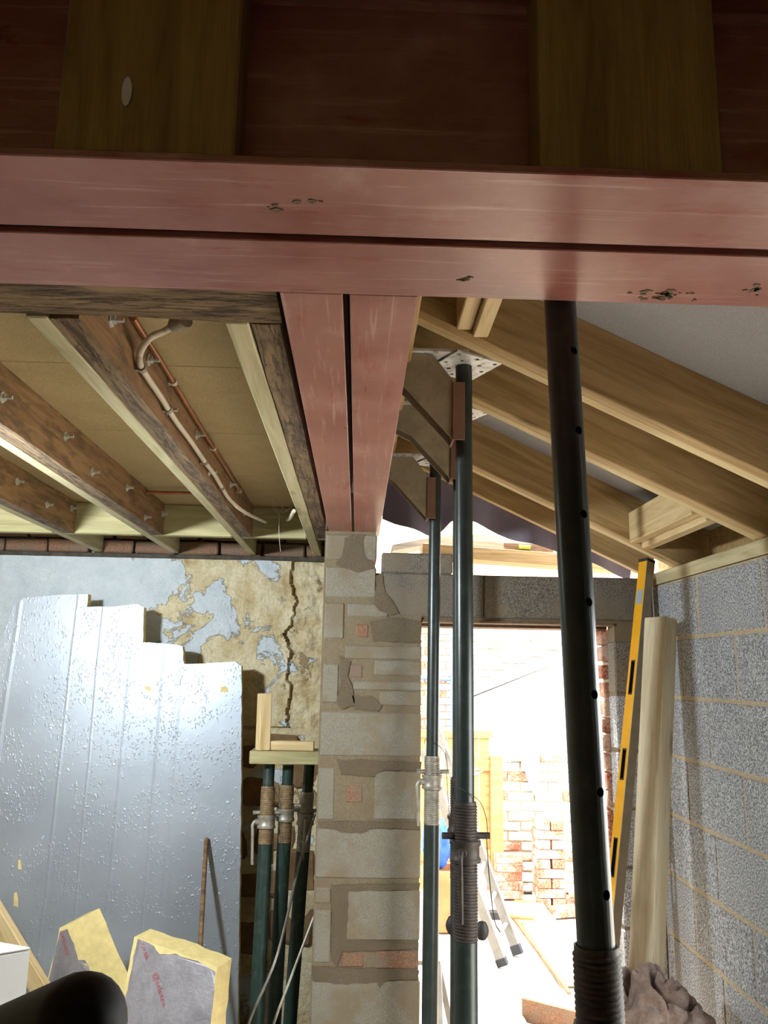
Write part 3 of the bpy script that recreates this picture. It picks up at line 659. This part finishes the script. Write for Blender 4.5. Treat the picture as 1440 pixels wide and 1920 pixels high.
# ================================================================== INSULATION AND LOOSE THINGS ON THE LEFT
def plane_pt(px, py, P, N):
    d = _R*((px-720)/FPX) + _U*((960-py)/FPX) + _f; return CAM + d*((P-CAM).dot(N)/d.dot(N))
def ragged(pts, step=.02, amp=.003, seed=0):
    out = []
    for i, a in enumerate(pts):
        b = pts[(i+1) % len(pts)]; n = max(1, int((b-a).length/step))
        for k in range(n):
            p = a+(b-a)*(k/n); q = noise.noise_vector(p*31+Vector((seed, 0, 0)))*amp; out.append(p+Vector((q.x, 0, q.z)))
    return out
BN = Vector((0, -math.cos(.036), math.sin(.036))); BP = Vector((-1.2, 4.19, 2.1))
outl = [(-190, 1140), (45, 1121), (98, 1116), (165, 1114), (163, 1138), (215, 1137), (258, 1133), (270, 1139), (268, 1204), (328, 1208), (342, 1212), (345, 1246), (395, 1243), (440, 1241), (453, 1249), (452, 1500), (449, 1700), (446, 1920), (445, 2045)]
outl = [(-40, 2045), (-22, 1600), (-8, 1330), (0, 1240), (6, 1190), (18, 1150), (26, 1135), (45, 1121)] + outl[2:]
P3 = [plane_pt(x, y, BP, BN) for x, y in outl]
zmin = .005; P3 = [p if p.z > zmin else Vector((p.x, p.y - (p.z-zmin)*BN.z/BN.y*-1, zmin)) for p in P3]
ib = thing('insulation_board', 'large silver foil insulation board with stepped top leaning on the plastered wall', 'insulation', (-1.3, 4.1, 0))
rp = ragged(P3, .03, .004)
MB().prism([p-BN*.0008 for p in rp], -BN*.05).build('foam_core', 'foam', ib)
MB().prism(rp, -BN*.0006).build('foil_facing', 'foil', ib)
for (x, y, w_, h_) in ((421, 1293, 7, 5), (278, 1291, 4, 4), (37, 1622, 3, 9), (30, 1688, 4, 13)):          # torn spots showing the foam
    MB().prism([plane_pt(x+dx*w_, y+dy*h_, BP+BN*.0012, BN) for dx, dy in ((-1, -1), (.3, -1.2), (1, -.2), (.9, 1), (-.2, .8), (-1.1, .9))], -BN*.0009).build('tear', 'foam', ib)
st0 = plane_pt(388, 1570, BP, BN)+Vector((0, -.012, 0)); tag(MB().tube([st0+(at(356, 2110, Z=.01)-st0)*k for k in (1, .5, .004, 0)], .011, 12, rr=[.011, .011, .0105, .006]).build('dowel', 'wood_brown', smooth=True), 'slim round wooden stick leaning on the big foil board', 'stick')
def text_part(txt, P, xdir, ydir, size, parent, mat):
    cu = bpy.data.curves.new('t', 'FONT'); cu.body = txt; cu.size = size; cu.extrude = .0002; cu.resolution_u = 2
    tmp = bpy.data.objects.new('t', cu); COL.objects.link(tmp); dg = bpy.context.evaluated_depsgraph_get()
    me = bpy.data.meshes.new_from_object(tmp.evaluated_get(dg)); bpy.data.objects.remove(tmp); me.materials.clear(); me.materials.append(M[mat])
    x = Vector(xdir).normalized(); z = x.cross(Vector(ydir)).normalized(); y = z.cross(x); m = Matrix((x, y, z)).transposed().to_4x4(); m.translation = P
    return link('lettering', me, parent, WM[parent].inverted() @ m)
def offcut(front, vec, label, torn, seed):
    t = thing('insulation_offcut', label, 'insulation', (sum((p.x for p in front))/len(front), front[0].y, 0), 'insulation board offcuts')
    f = ragged(front, .03, .005, seed); vec = Vector(vec)
    n = (front[1]-front[0]).cross(front[-1]-front[0]).normalized()
    if n.dot(vec) > 0: n = -n
    MB().prism(f, vec).build('foam_core', 'foam', t, bevel=0)
    MB().prism([p+n*.0015 for p in ragged(torn, .02, .006, seed+9)], -n*.001).build('foil_facing', 'foil_dull', t)
    return t, n
def onp(pts, P, N): return [plane_pt(x, y, P, N) for x, y in pts]
# right-hand offcut
PA, PB, PC = at(252, 1757, Y=3.32), at(408, 1814, Y=3.16), at(224, 1905, Y=3.24)
NA = (PB-PA).cross(PC-PA).normalized(); NA = NA if NA.y < 0 else -NA
fr = onp([(252, 1757), (330, 1782), (408, 1814), (396, 1915), (384, 2080), (180, 2080), (224, 1905)], PA, NA)
t, n = offcut(fr, (.04, .075, .006), 'foil-faced insulation offcut standing in front, larger and right of the two', onp([(258, 1760), (290, 1772), (300, 1790), (330, 1788), (380, 1806), (404, 1822), (396, 1915), (384, 2080), (184, 2080), (228, 1905)], PA, NA), 1)
xd = (plane_pt(310, 1905, PA, NA)-plane_pt(268, 1765, PA, NA)); yd = NA.cross(xd)
text_part('.co.uk', plane_pt(264, 1768, PA, NA)+NA*.003, xd, yd, .028, t, 'red_ink'); text_part('@celotex', plane_pt(287, 1826, PA, NA)+NA*.003, xd, yd, .03, t, 'red_ink')
# left-hand offcut
PA2 = at(112, 1740, Y=3.66); NB = Vector((-.35, -.9, .22)).normalized()
fr = onp([(112, 1740), (134, 1732), (168, 1820), (232, 1960), (262, 2060), (50, 2060), (84, 1860)], PA2, NB)
t, n = offcut(fr, (.085, .09, .035), 'narrow foil-faced insulation offcut leaning over, left of the two', onp([(112, 1746), (126, 1742), (138, 1770), (146, 1800), (160, 1800), (168, 1822), (200, 1900), (255, 2060), (52, 2060), (86, 1860)], PA2, NB), 5)
xd = plane_pt(126, 1790, PA2, NB)-plane_pt(116, 1748, PA2, NB); text_part('celotex', plane_pt(114, 1750, PA2, NB)+NB*.003, xd, NB.cross(xd), .03, t, 'red_ink')
a = at(-60, 1625, Y=3.75); b = at(140, 1960, Y=3.45); d = (b-a).normalized(); b = a+d*((a.z-.02)/-d.z)
tag(timber('plank', a-d*.25, b, .03, .085, 'wood_pale', up=(1, -.6, .5)), 'pale timber batten leaning at a slant by the left edge', 'timber')
# white box by the left edge
c0 = at(58, 1776, Y=2.55); bx = thing('white_box', 'plain off-white board box at the lower left edge', 'box', (c0.x-.15, c0.y-.1, 0))
e1 = Vector((-.30, -.20, 0)); e2 = Vector((-.28, .12, 0)); h = c0.z
MB().hexa([Vector((c0.x, c0.y, 0)), Vector((c0.x, c0.y, 0))+e1, Vector((c0.x, c0.y, 0))+e1+e2, Vector((c0.x, c0.y, 0))+e2] + [p+Vector((0, 0, h-.008)) for p in (Vector((c0.x, c0.y, 0)), Vector((c0.x, c0.y, 0))+e1, Vector((c0.x, c0.y, 0))+e1+e2, Vector((c0.x, c0.y, 0))+e2)]).build('body', 'white_board', bx, bevel=.003)
MB().hexa([Vector((c0.x, c0.y, h-.006))+o_ for o_ in (Vector(), e1, e1+e2, e2)] + [Vector((c0.x, c0.y, h))+o_ for o_ in (Vector(), e1, e1+e2, e2)]).build('lid', 'white_board', bx, bevel=.002)
# black round-ended tube close to the viewer
b0 = at(150, 1920, Y=.52); b1 = Vector((-2.5, 2.95, .03)); dd = (b1-b0).normalized()
tag(MB().tube([b0-dd*.026, b0-dd*.0235, b0-dd*.016, b0-dd*.008, b0, b0+dd*.1, b1], .027, 24, rr=[.002, .011, .0205, .0255, .027, .027, .027]).build('black_pole', 'black_plastic', smooth=True), 'black round-ended pole poking in close to the viewer at lower left', 'pole')
# the lamp that lights this side, hung under the leftmost joists outside the view
lm = thing('work_lamp', 'black work lamp hung under the leftmost joists', 'lamp', (-1.47, 1.9, 2.1))
q = Vector((0.42, 1.0, -0.12)).normalized(); mq = zframe(Vector((-1.47, 1.95, 2.2))-q*.012, Vector((-1.47, 1.95, 2.2)), (1, 0, 0))
MB().box((-.09, -.07, -.05), (.09, .07, 0)).build('housing', 'lamp_black', lm, True, WM[lm].inverted() @ mq, bevel=.006)
MB().tube([(-1.49, 1.91, 2.25), (-1.49, 1.9, 2.352)], .004, 6).build('hook', 'wire', lm)

# ================================================================== RIGHT CORNER
def level(p0, p1, wx, wy, yaw, label, holes):
    L = (Vector(p1)-Vector(p0)).length; m = zframe(p0, p1, (math.cos(yaw), math.sin(yaw), 0))
    t = thing('spirit_level', label, 'spirit level', Mx=m)
    # open webs: yellow body split round the hand holes
    zs = [0.0]; b = MB()
    for (h0, h1) in holes:
        b.box((-wx/2, -wy/2, zs[-1]), (wx/2, wy/2, h0)); b.box((-wx/2, -wy/2, h0), (wx/2, -wy*.22, h1)); b.box((-wx/2, wy*.22, h0), (wx/2, wy/2, h1)); zs.append(h1)
    b.box((-wx/2, -wy/2, zs[-1]), (wx/2, wy/2, L)); b.build('body', 'yellow', t, True)
    for (h0, h1) in holes:
        MB().box((-wx/2-.0012, -wy*.22, h0), (wx/2-.004, -wy*.17, h1)).box((-wx/2-.0012, wy*.17, h0), (wx/2-.004, wy*.22, h1)).box((-wx/2-.0012, -wy*.22, h0), (wx/2-.004, wy*.22, h0+.006)).box((-wx/2-.0012, -wy*.22, h1-.006), (wx/2-.004, wy*.22, h1)).build('hand_grip', 'rubber', t, True)
    MB().box((-wx/2-.001, -wy/2-.002, 0), (wx/2+.001, -wy/2+.001, L)).build('measuring_edge', 'level_grey', t, True)
    MB().box((-wx/2-.0015, -wy*.3, L-.20), (-wx/2+.004, wy*.3, L-.14)).build('vial_window', 'window_blue', t, True)
    for z0 in (0, L-.012): MB().box((-wx/2-.0015, -wy/2-.0025, z0-.001), (wx/2+.0015, wy/2+.0015, z0+.012)).build('end_cap', 'rubber', t, True)
    return t
def to_floor(pt, pm, z=.004): d = pm-pt; return pt+d*((z-pt.z)/d.z)
lp1 = at(1213, 1050, Y=3.395); lp0 = to_floor(lp1, at(1164, 1560, Y=3.24))
# local -Y edge (grey) faces the viewer, local -X side (yellow) faces left
level(lp0, lp1, .042, .046, .46, 'long yellow spirit level leaning in the corner beside the doorway', [(1.03, 1.17), (1.38, 1.5), (1.71, 1.85)])
pt1 = at(1239, 1160, Y=3.10); pt0 = to_floor(pt1, at(1211, 1840, Y=2.97))
tag(timber('timber_post', pt0, pt1, .07, .098, 'wood_planed', up=(.53, -.85, 0)), 'short thick treated timber leaning against the block wall right of the level', 'timber')
def blk(u, v):
    th = u*2*math.pi; ph = v*math.pi/2; c = Vector((.97, 2.79, 0)); d = Vector((math.cos(th)*math.cos(ph), math.sin(th)*math.cos(ph), math.sin(ph)))
    p = Vector((d.x*.36, d.y*.22, .83*d.z**.55 - .24*max(0, d.x)*d.z)); w_ = p + noise.noise_vector(p*6)*.04
    n1 = noise.noise(w_*9+Vector((4, 1, 2))); n2 = noise.noise(w_*20)
    dsp = -.06*max(0, 1-abs(n1)*4) - .02*max(0, 1-abs(n2)*3.5) + .02 + .003*noise.noise(p*90)     # soft rolls parted by creases
    q = c+p+d*dsp
    q.z = max(q.z, .002); q.x = min(q.x, XR-.008); q.y = min(q.y, YW-.02); return q
tag(MB().grid(blk, 150, 100).build('blanket', 'blanket', smooth=True), 'heap of brown fluffy blanket on the floor in the corner', 'blanket')

# timbers and second level lying over the door wall
tag(timber('plank', at(790, 1034, Y=3.9), at(1190, 1064, Y=3.9), .16, .06, 'wood_rafter'), 'weathered plank lying over the door wall above the doorway, lower of two', 'timber')
def bent(u, v):
    x = .16+u*.76; return (x, 4.0+v*.2, 2.33+.07*math.sin(min(1, u*1.25)*2.2)-.02*u)
tag(MB().sheet(bent, 16, 1, (0, 0, .03)).build('plank', 'wood_grey'), 'bowed grey plank lying above the lower plank over the door wall', 'timber')
a = at(945, 1026, Y=3.84); lv = thing('spirit_level', 'small wooden spirit level lying on the plank above the doorway', 'spirit level', a)
b = at(1038, 1029, Y=3.84)
MB().hexa([a+Vector(o_) for o_ in ((0, 0, -.022), ((b-a).x, 0, (b-a).z-.022), ((b-a).x, .03, (b-a).z-.022), (0, .03, -.022), (0, 0, .022), ((b-a).x, 0, (b-a).z+.022), ((b-a).x, .03, (b-a).z+.022), (0, .03, .022))]).build('body', 'wood_brown', lv, bevel=.002)
c = a+(b-a)*.4; MB().tube([c+Vector((-.025, -.004, .004)), c+Vector((.03, -.004, .003))], .011, 10).build('vial', 'vial', lv, smooth=True)

# ================================================================== OUTSIDE
HB = bpy.data.meshes.new
hs = struct(MB().box((-2.5, 9.02, 0), (5.5, 9.4, 6)).build('wall_house', 'mortar'))
proto = {}
for r_ in range(31):
    for k in range(10):
        x = .62+.232*k-(.116 if r_ % 2 else 0); z = .2+.075*r_
        mt = 'brick_red' if (x < .8 or random.random() < .06) else 'brick_white'
        if mt not in proto: proto[mt] = block(hs, 'brick', (x, 9.0, z), (x+.222, 9.1, z+.066), mt, .002, .004)
        else:
            o = proto[mt].copy(); COL.objects.link(o); o.matrix_local = WM[hs].inverted() @ Matrix.Translation((x+.111, 9.05+random.uniform(-.003, .003), z+.033))
p0 = at(851, 1160, Y=8.9); dp = thing('downpipe', 'pale blue drainpipe on the brick house wall outside', 'pipe', (p0.x, 8.9, 0))
MB().tube([(p0.x, 8.9, 2.6), (p0.x, 8.9, 0)], .035, 12).build('pipe', 'blue_pipe', dp, smooth=True)
for z in (2.1, 1.72): MB().lathe([(.036, 0), (.05, 0), (.05, .1), (.036, .1)], 12, (p0.x, 8.9, z), True).build('joint', 'blue_pipe', dp)
z = at(820, 1273, Y=8.9).z; MB().tube([(p0.x-.5, 8.93, z+.02), (p0.x, 8.92, z)], .025, 10).build('branch', 'blue_pipe', dp, smooth=True)
a = at(963, 1181, Y=8.97); b = at(1015, 1200, Y=8.97); wn = thing('house_vent', 'pale blue panel high on the house wall seen through the doorway', 'vent', (a.x, 8.97, b.z))
MB().box((a.x, 8.975, b.z), (b.x, 9.0, a.z)).build('panel', 'window_blue', wn, bevel=.004)
# low white lean-to with sloping top
q = [at(880, 1310, Y=8.2), at(1240, 1165, Y=8.2)]; lt = thing('lean_to', 'white rendered lean-to with sloping roof edge outside', 'shed', (q[0].x, 8.2, 0))
MB().prism([Vector((q[0].x, 8.2, 0)), Vector((q[1].x, 8.2, 0)), q[1], q[0]], (0, .6, 0)).build('wall', 'white_render', lt)
MB().prism([q[0]+Vector((-.05, -.06, 0)), q[1]+Vector((0, -.06, 0)), q[1]+Vector((0, -.06, .06)), q[0]+Vector((-.05, -.06, .06))], (0, .75, 0)).build('roof', 'white_render', lt)
# wooden gate
a = at(780, 1368, Y=7); b = at(918, 1380, Y=7); gt = thing('wooden_gate', 'orange brown boarded wooden gate outside behind the ladder', 'gate', ((a.x+b.x)/2, 7, 0))
n = 7; wdt = (b.x-a.x)/n
for k in range(n): MB().box((a.x+k*wdt+.004, 7, .03), (a.x+(k+1)*wdt-.004, 7.02, a.z-.06)).build('board', 'wood_fence', gt, bevel=.002)
MB().box((a.x-.02, 6.97, a.z-.06), (b.x+.02, 7.04, a.z)).build('top_rail', 'wood_fence', gt, bevel=.004)
for z in (.25, .95): MB().box((a.x, 6.975, z), (b.x, 6.999, z+.09)).build('rail', 'wood_fence', gt, bevel=.003)
MB().box((b.x, 6.94, 0), (b.x+.1, 7.04, a.z-.2)).build('post', 'wood_fence', gt, bevel=.004)
# rubble garden wall and brick stacks
gw = struct(MB().box((1.16, 7.06, 0), (3.2, 7.25, 1.12)).build('wall_garden', 'mortar'))
for r_ in range(14):
    for k in range(9):
        x = 1.15+.23*k-(.11 if r_ % 2 else 0)
        block(gw, 'brick', (max(x, 1.14), 7.04, .01+.078*r_), (x+.215, 7.2, .075+.078*r_), random.choice(('brick_white', 'white_render', 'brick_white', 'brick_red')), .005, .006)
BRM = None
def brick_at(c, rz, label, group, mat='brick_red', s=(.215, .1, .065)):
    mb = MB().box((-s[0]/2, -s[1]/2, 0), (s[0]/2, s[1]/2, s[2]))
    o = mb.build('brick', mat, None, True, Matrix.Translation(Vector(c)) @ Matrix.Rotation(rz, 4, 'Z'), bevel=.004)
    return tag(o, label, 'brick', group)
ORD = ('bottom', 'second', 'third', 'fourth', 'fifth', 'sixth', 'seventh', 'eighth', 'top')
for r_ in range(9):
    for k in range(2):
        c = (1.52+(.0 if r_ % 2 else (-.055+.11*k))+random.uniform(-.006, .006), 6.72+(-.055+.11*k if r_ % 2 else 0)+random.uniform(-.006, .006), .07*r_)
        brick_at(c, 0 if r_ % 2 else math.pi/2, ('front', 'rear')[k]*(r_ % 2) + ('left', 'right')[k]*(1-r_ % 2) + ' reclaimed brick in the ' + ORD[r_] + ' course of the tall outdoor stack', 'bricks in the tall stack outside')
for (x, y, z, rz, lab) in ((1.56, 6.42, 0, .3, 'loose brown-red brick lying closest in front of the tall stack'), (1.74, 6.62, 0, -.5, 'loose red brick lying right of the tall stack'), (1.74, 6.62, .066, .9, 'loose red brick on top of another, right of the tall stack'), (1.76, 6.36, 0, 1.2, 'loose red brick lying farthest right in front of the stack')):
    brick_at((x, y, z), rz, lab, 'loose bricks beside the stack')
for (x, y, z, rz, lab) in ((1.24, 6.90, 0, .1, 'bottom brick of the small pile left of the tall stack'), (1.24, 6.90, .066, -.1, 'second brick of the small pile left of the tall stack'), (1.23, 6.90, .132, .15, 'third brick of the small pile left of the tall stack'), (1.24, 6.90, .198, -.05, 'fourth brick of the small pile left of the tall stack'), (1.24, 6.90, .264, .1, 'top brick of the small pile left of the tall stack')):
    brick_at((x, y, z), rz, lab, 'bricks in the small pile outside')
p = at(1028, 1890, Z=.07); brick_at((p.x+.02, p.y-.02, .0), -.62, 'grey-brown rough block lying on the ground just outside the doorway', 'single block by the doorway', 'brick_old', (.3, .11, .11))
# boards and strips on the ground
def ground_strip(name, pa, pb, w_, h_, mat, label, z=0.0, cat='board'):
    a = at(*pa, Z=z); b = at(*pb, Z=z); return tag(timber(name, (a.x, a.y, z+h_/2), (b.x, b.y, z+h_/2), w_, h_, mat), label, cat)
ground_strip('scaffold_board', (985, 1702), (1094, 1850), .26, .038, 'wood_pale', 'wide pale scaffold board lying on the ground outside')
ground_strip('batten', (958, 1718), (1068, 1866), .022, .02, 'wood_brown', 'thin brown strip lying along the scaffold board', .04)
ground_strip('batten', (896, 1762), (986, 1935), .035, .025, 'wood_grey', 'grey batten lying on the ground left of the scaffold board')
ground_strip('batten', (965, 1692), (1002, 1697), .03, .02, 'wood_fence', 'short offcut of wood by the hammer outside')
a = at(930, 1716, Z=.07); b = at(1002, 1722, Z=.07); hm = thing('hammer', 'club hammer with a dark head lying across the ground boards', 'hammer', a)
MB().tube([a, b], .014, 10).build('handle', 'wood_fence', hm, smooth=True); MB().box(a+Vector((-.07, -.03, -.025)), a+Vector((.05, .03, .03))).build('head', 'cable_dark', hm, bevel=.006)
# aluminium ladder
fa, fb = at(972, 1790, Z=0), at(944, 1812, Z=0)
ta, tb = at(796, 1305, Y=fa.y+.35), at(794, 1405, Y=fb.y+.25)
ld = thing('ladder', 'aluminium ladder leaning to the left outside the doorway', 'ladder', (fa+fb)/2)
for (f_, t_) in ((fa, ta), (fb, tb)):
    r_ = timber('rail', f_+(t_-f_)*.03, t_, .03, .062, 'aluminium', ld, up=(0, 0, 1)); timber('foot', f_+Vector((0, 0, .002)), f_+(t_-f_)*.035, .036, .068, 'rubber', r_)
for k in range(1, 9): MB().tube([fa+(ta-fa)*k/9, fb+(tb-fb)*k/9], .014, 10).build('rung', 'aluminium', ld, smooth=True)
# small white trestle at the left of the doorway
tr = thing('step_stool', 'small white folding step stool low behind the slim prop', 'stool', at(832, 1920, Z=0))
for (pa, pb) in (((818, 1790), (848, 1935)), ((822, 1800), (826, 1960))):
    a = at(*pa, Y=4.5); b = at(*pb, Z=0.01); timber('leg', a, b, .03, .022, 'aluminium', tr, up=(0, 1, .2))
a = at(819, 1793, Y=4.5); MB().box((a.x-.2, a.y-.1, a.z-.012), (a.x+.01, a.y+.1, a.z+.012)).build('tread', 'aluminium', tr, bevel=.004)
# terracotta pot with a blue bundle
a = at(836, 1690, Y=6.1); pt = tag(MB().lathe([(.01, 0), (.10, 0), (.12, .1), (.13, .3), (.15, .34), (.15, .40), (.12, .40), (.11, .05), (.01, .05)], 20, (a.x-.03, 6.1, 0)).build('clay_pot', 'terracotta', smooth=True), 'tall terracotta pot outside behind the props', 'pot')
def bun(u, v):
    th = u*2*math.pi; ph = v*math.pi; d = Vector((math.sin(ph)*math.cos(th), math.sin(ph)*math.sin(th), -math.cos(ph))); r_ = 1+.25*noise.noise(d*2.2)
    return Vector((a.x-.06, 6.1, .56))+Vector((d.x*.11, d.y*.11, d.z*.17))*r_
tag(MB().grid(bun, 28, 16).build('blue_bundle', 'blue_plastic', smooth=True), 'bright blue plastic bundle seen between the two left props', 'bundle')
tag(timber('post_stump', (a.x+.20, 6.0, 0), (a.x+.20, 6.0, .5), .13, .1, 'wood_grey', up=(0, 1, 0)), 'grey weathered timber stump beside the terracotta pot', 'timber')
# polythene sheet
def poly(u, v):
    x0 = at(880+130*u, 1436-48*u, Y=7.0); z = x0.z-(.05+.30*max(0, u-.72)/.28)*v*1.6+.02*noise.noise(Vector((u*9, v*7, 0)))
    return Vector((x0.x, 6.99+.04*noise.noise(Vector((u*6, v*6, 3))), z))
tag(MB().sheet(poly, 40, 14, (0, .003, 0)).build('polythene_sheet', 'polythene', smooth=True), 'crumpled translucent polythene sheet draped over the garden wall', 'sheet')
# round-ended bar crossing behind the middle prop
a = at(848, 1735, Y=2.32); b = at(904, 1745, Y=2.32); br = thing('cross_bar', 'dark round-ended bar clipped across the middle prop low down', 'bar', a)
MB().tube([a, b], .012, 10).build('bar', 'rusty', br, smooth=True)
for c in (a, b): MB().lathe([(.001, -.024), (.010, -.021), (.016, -.010), (.018, 0), (.016, .010), (.010, .021), (.001, .024)], 14, c).build('knob', 'cable_dark', br, smooth=True)
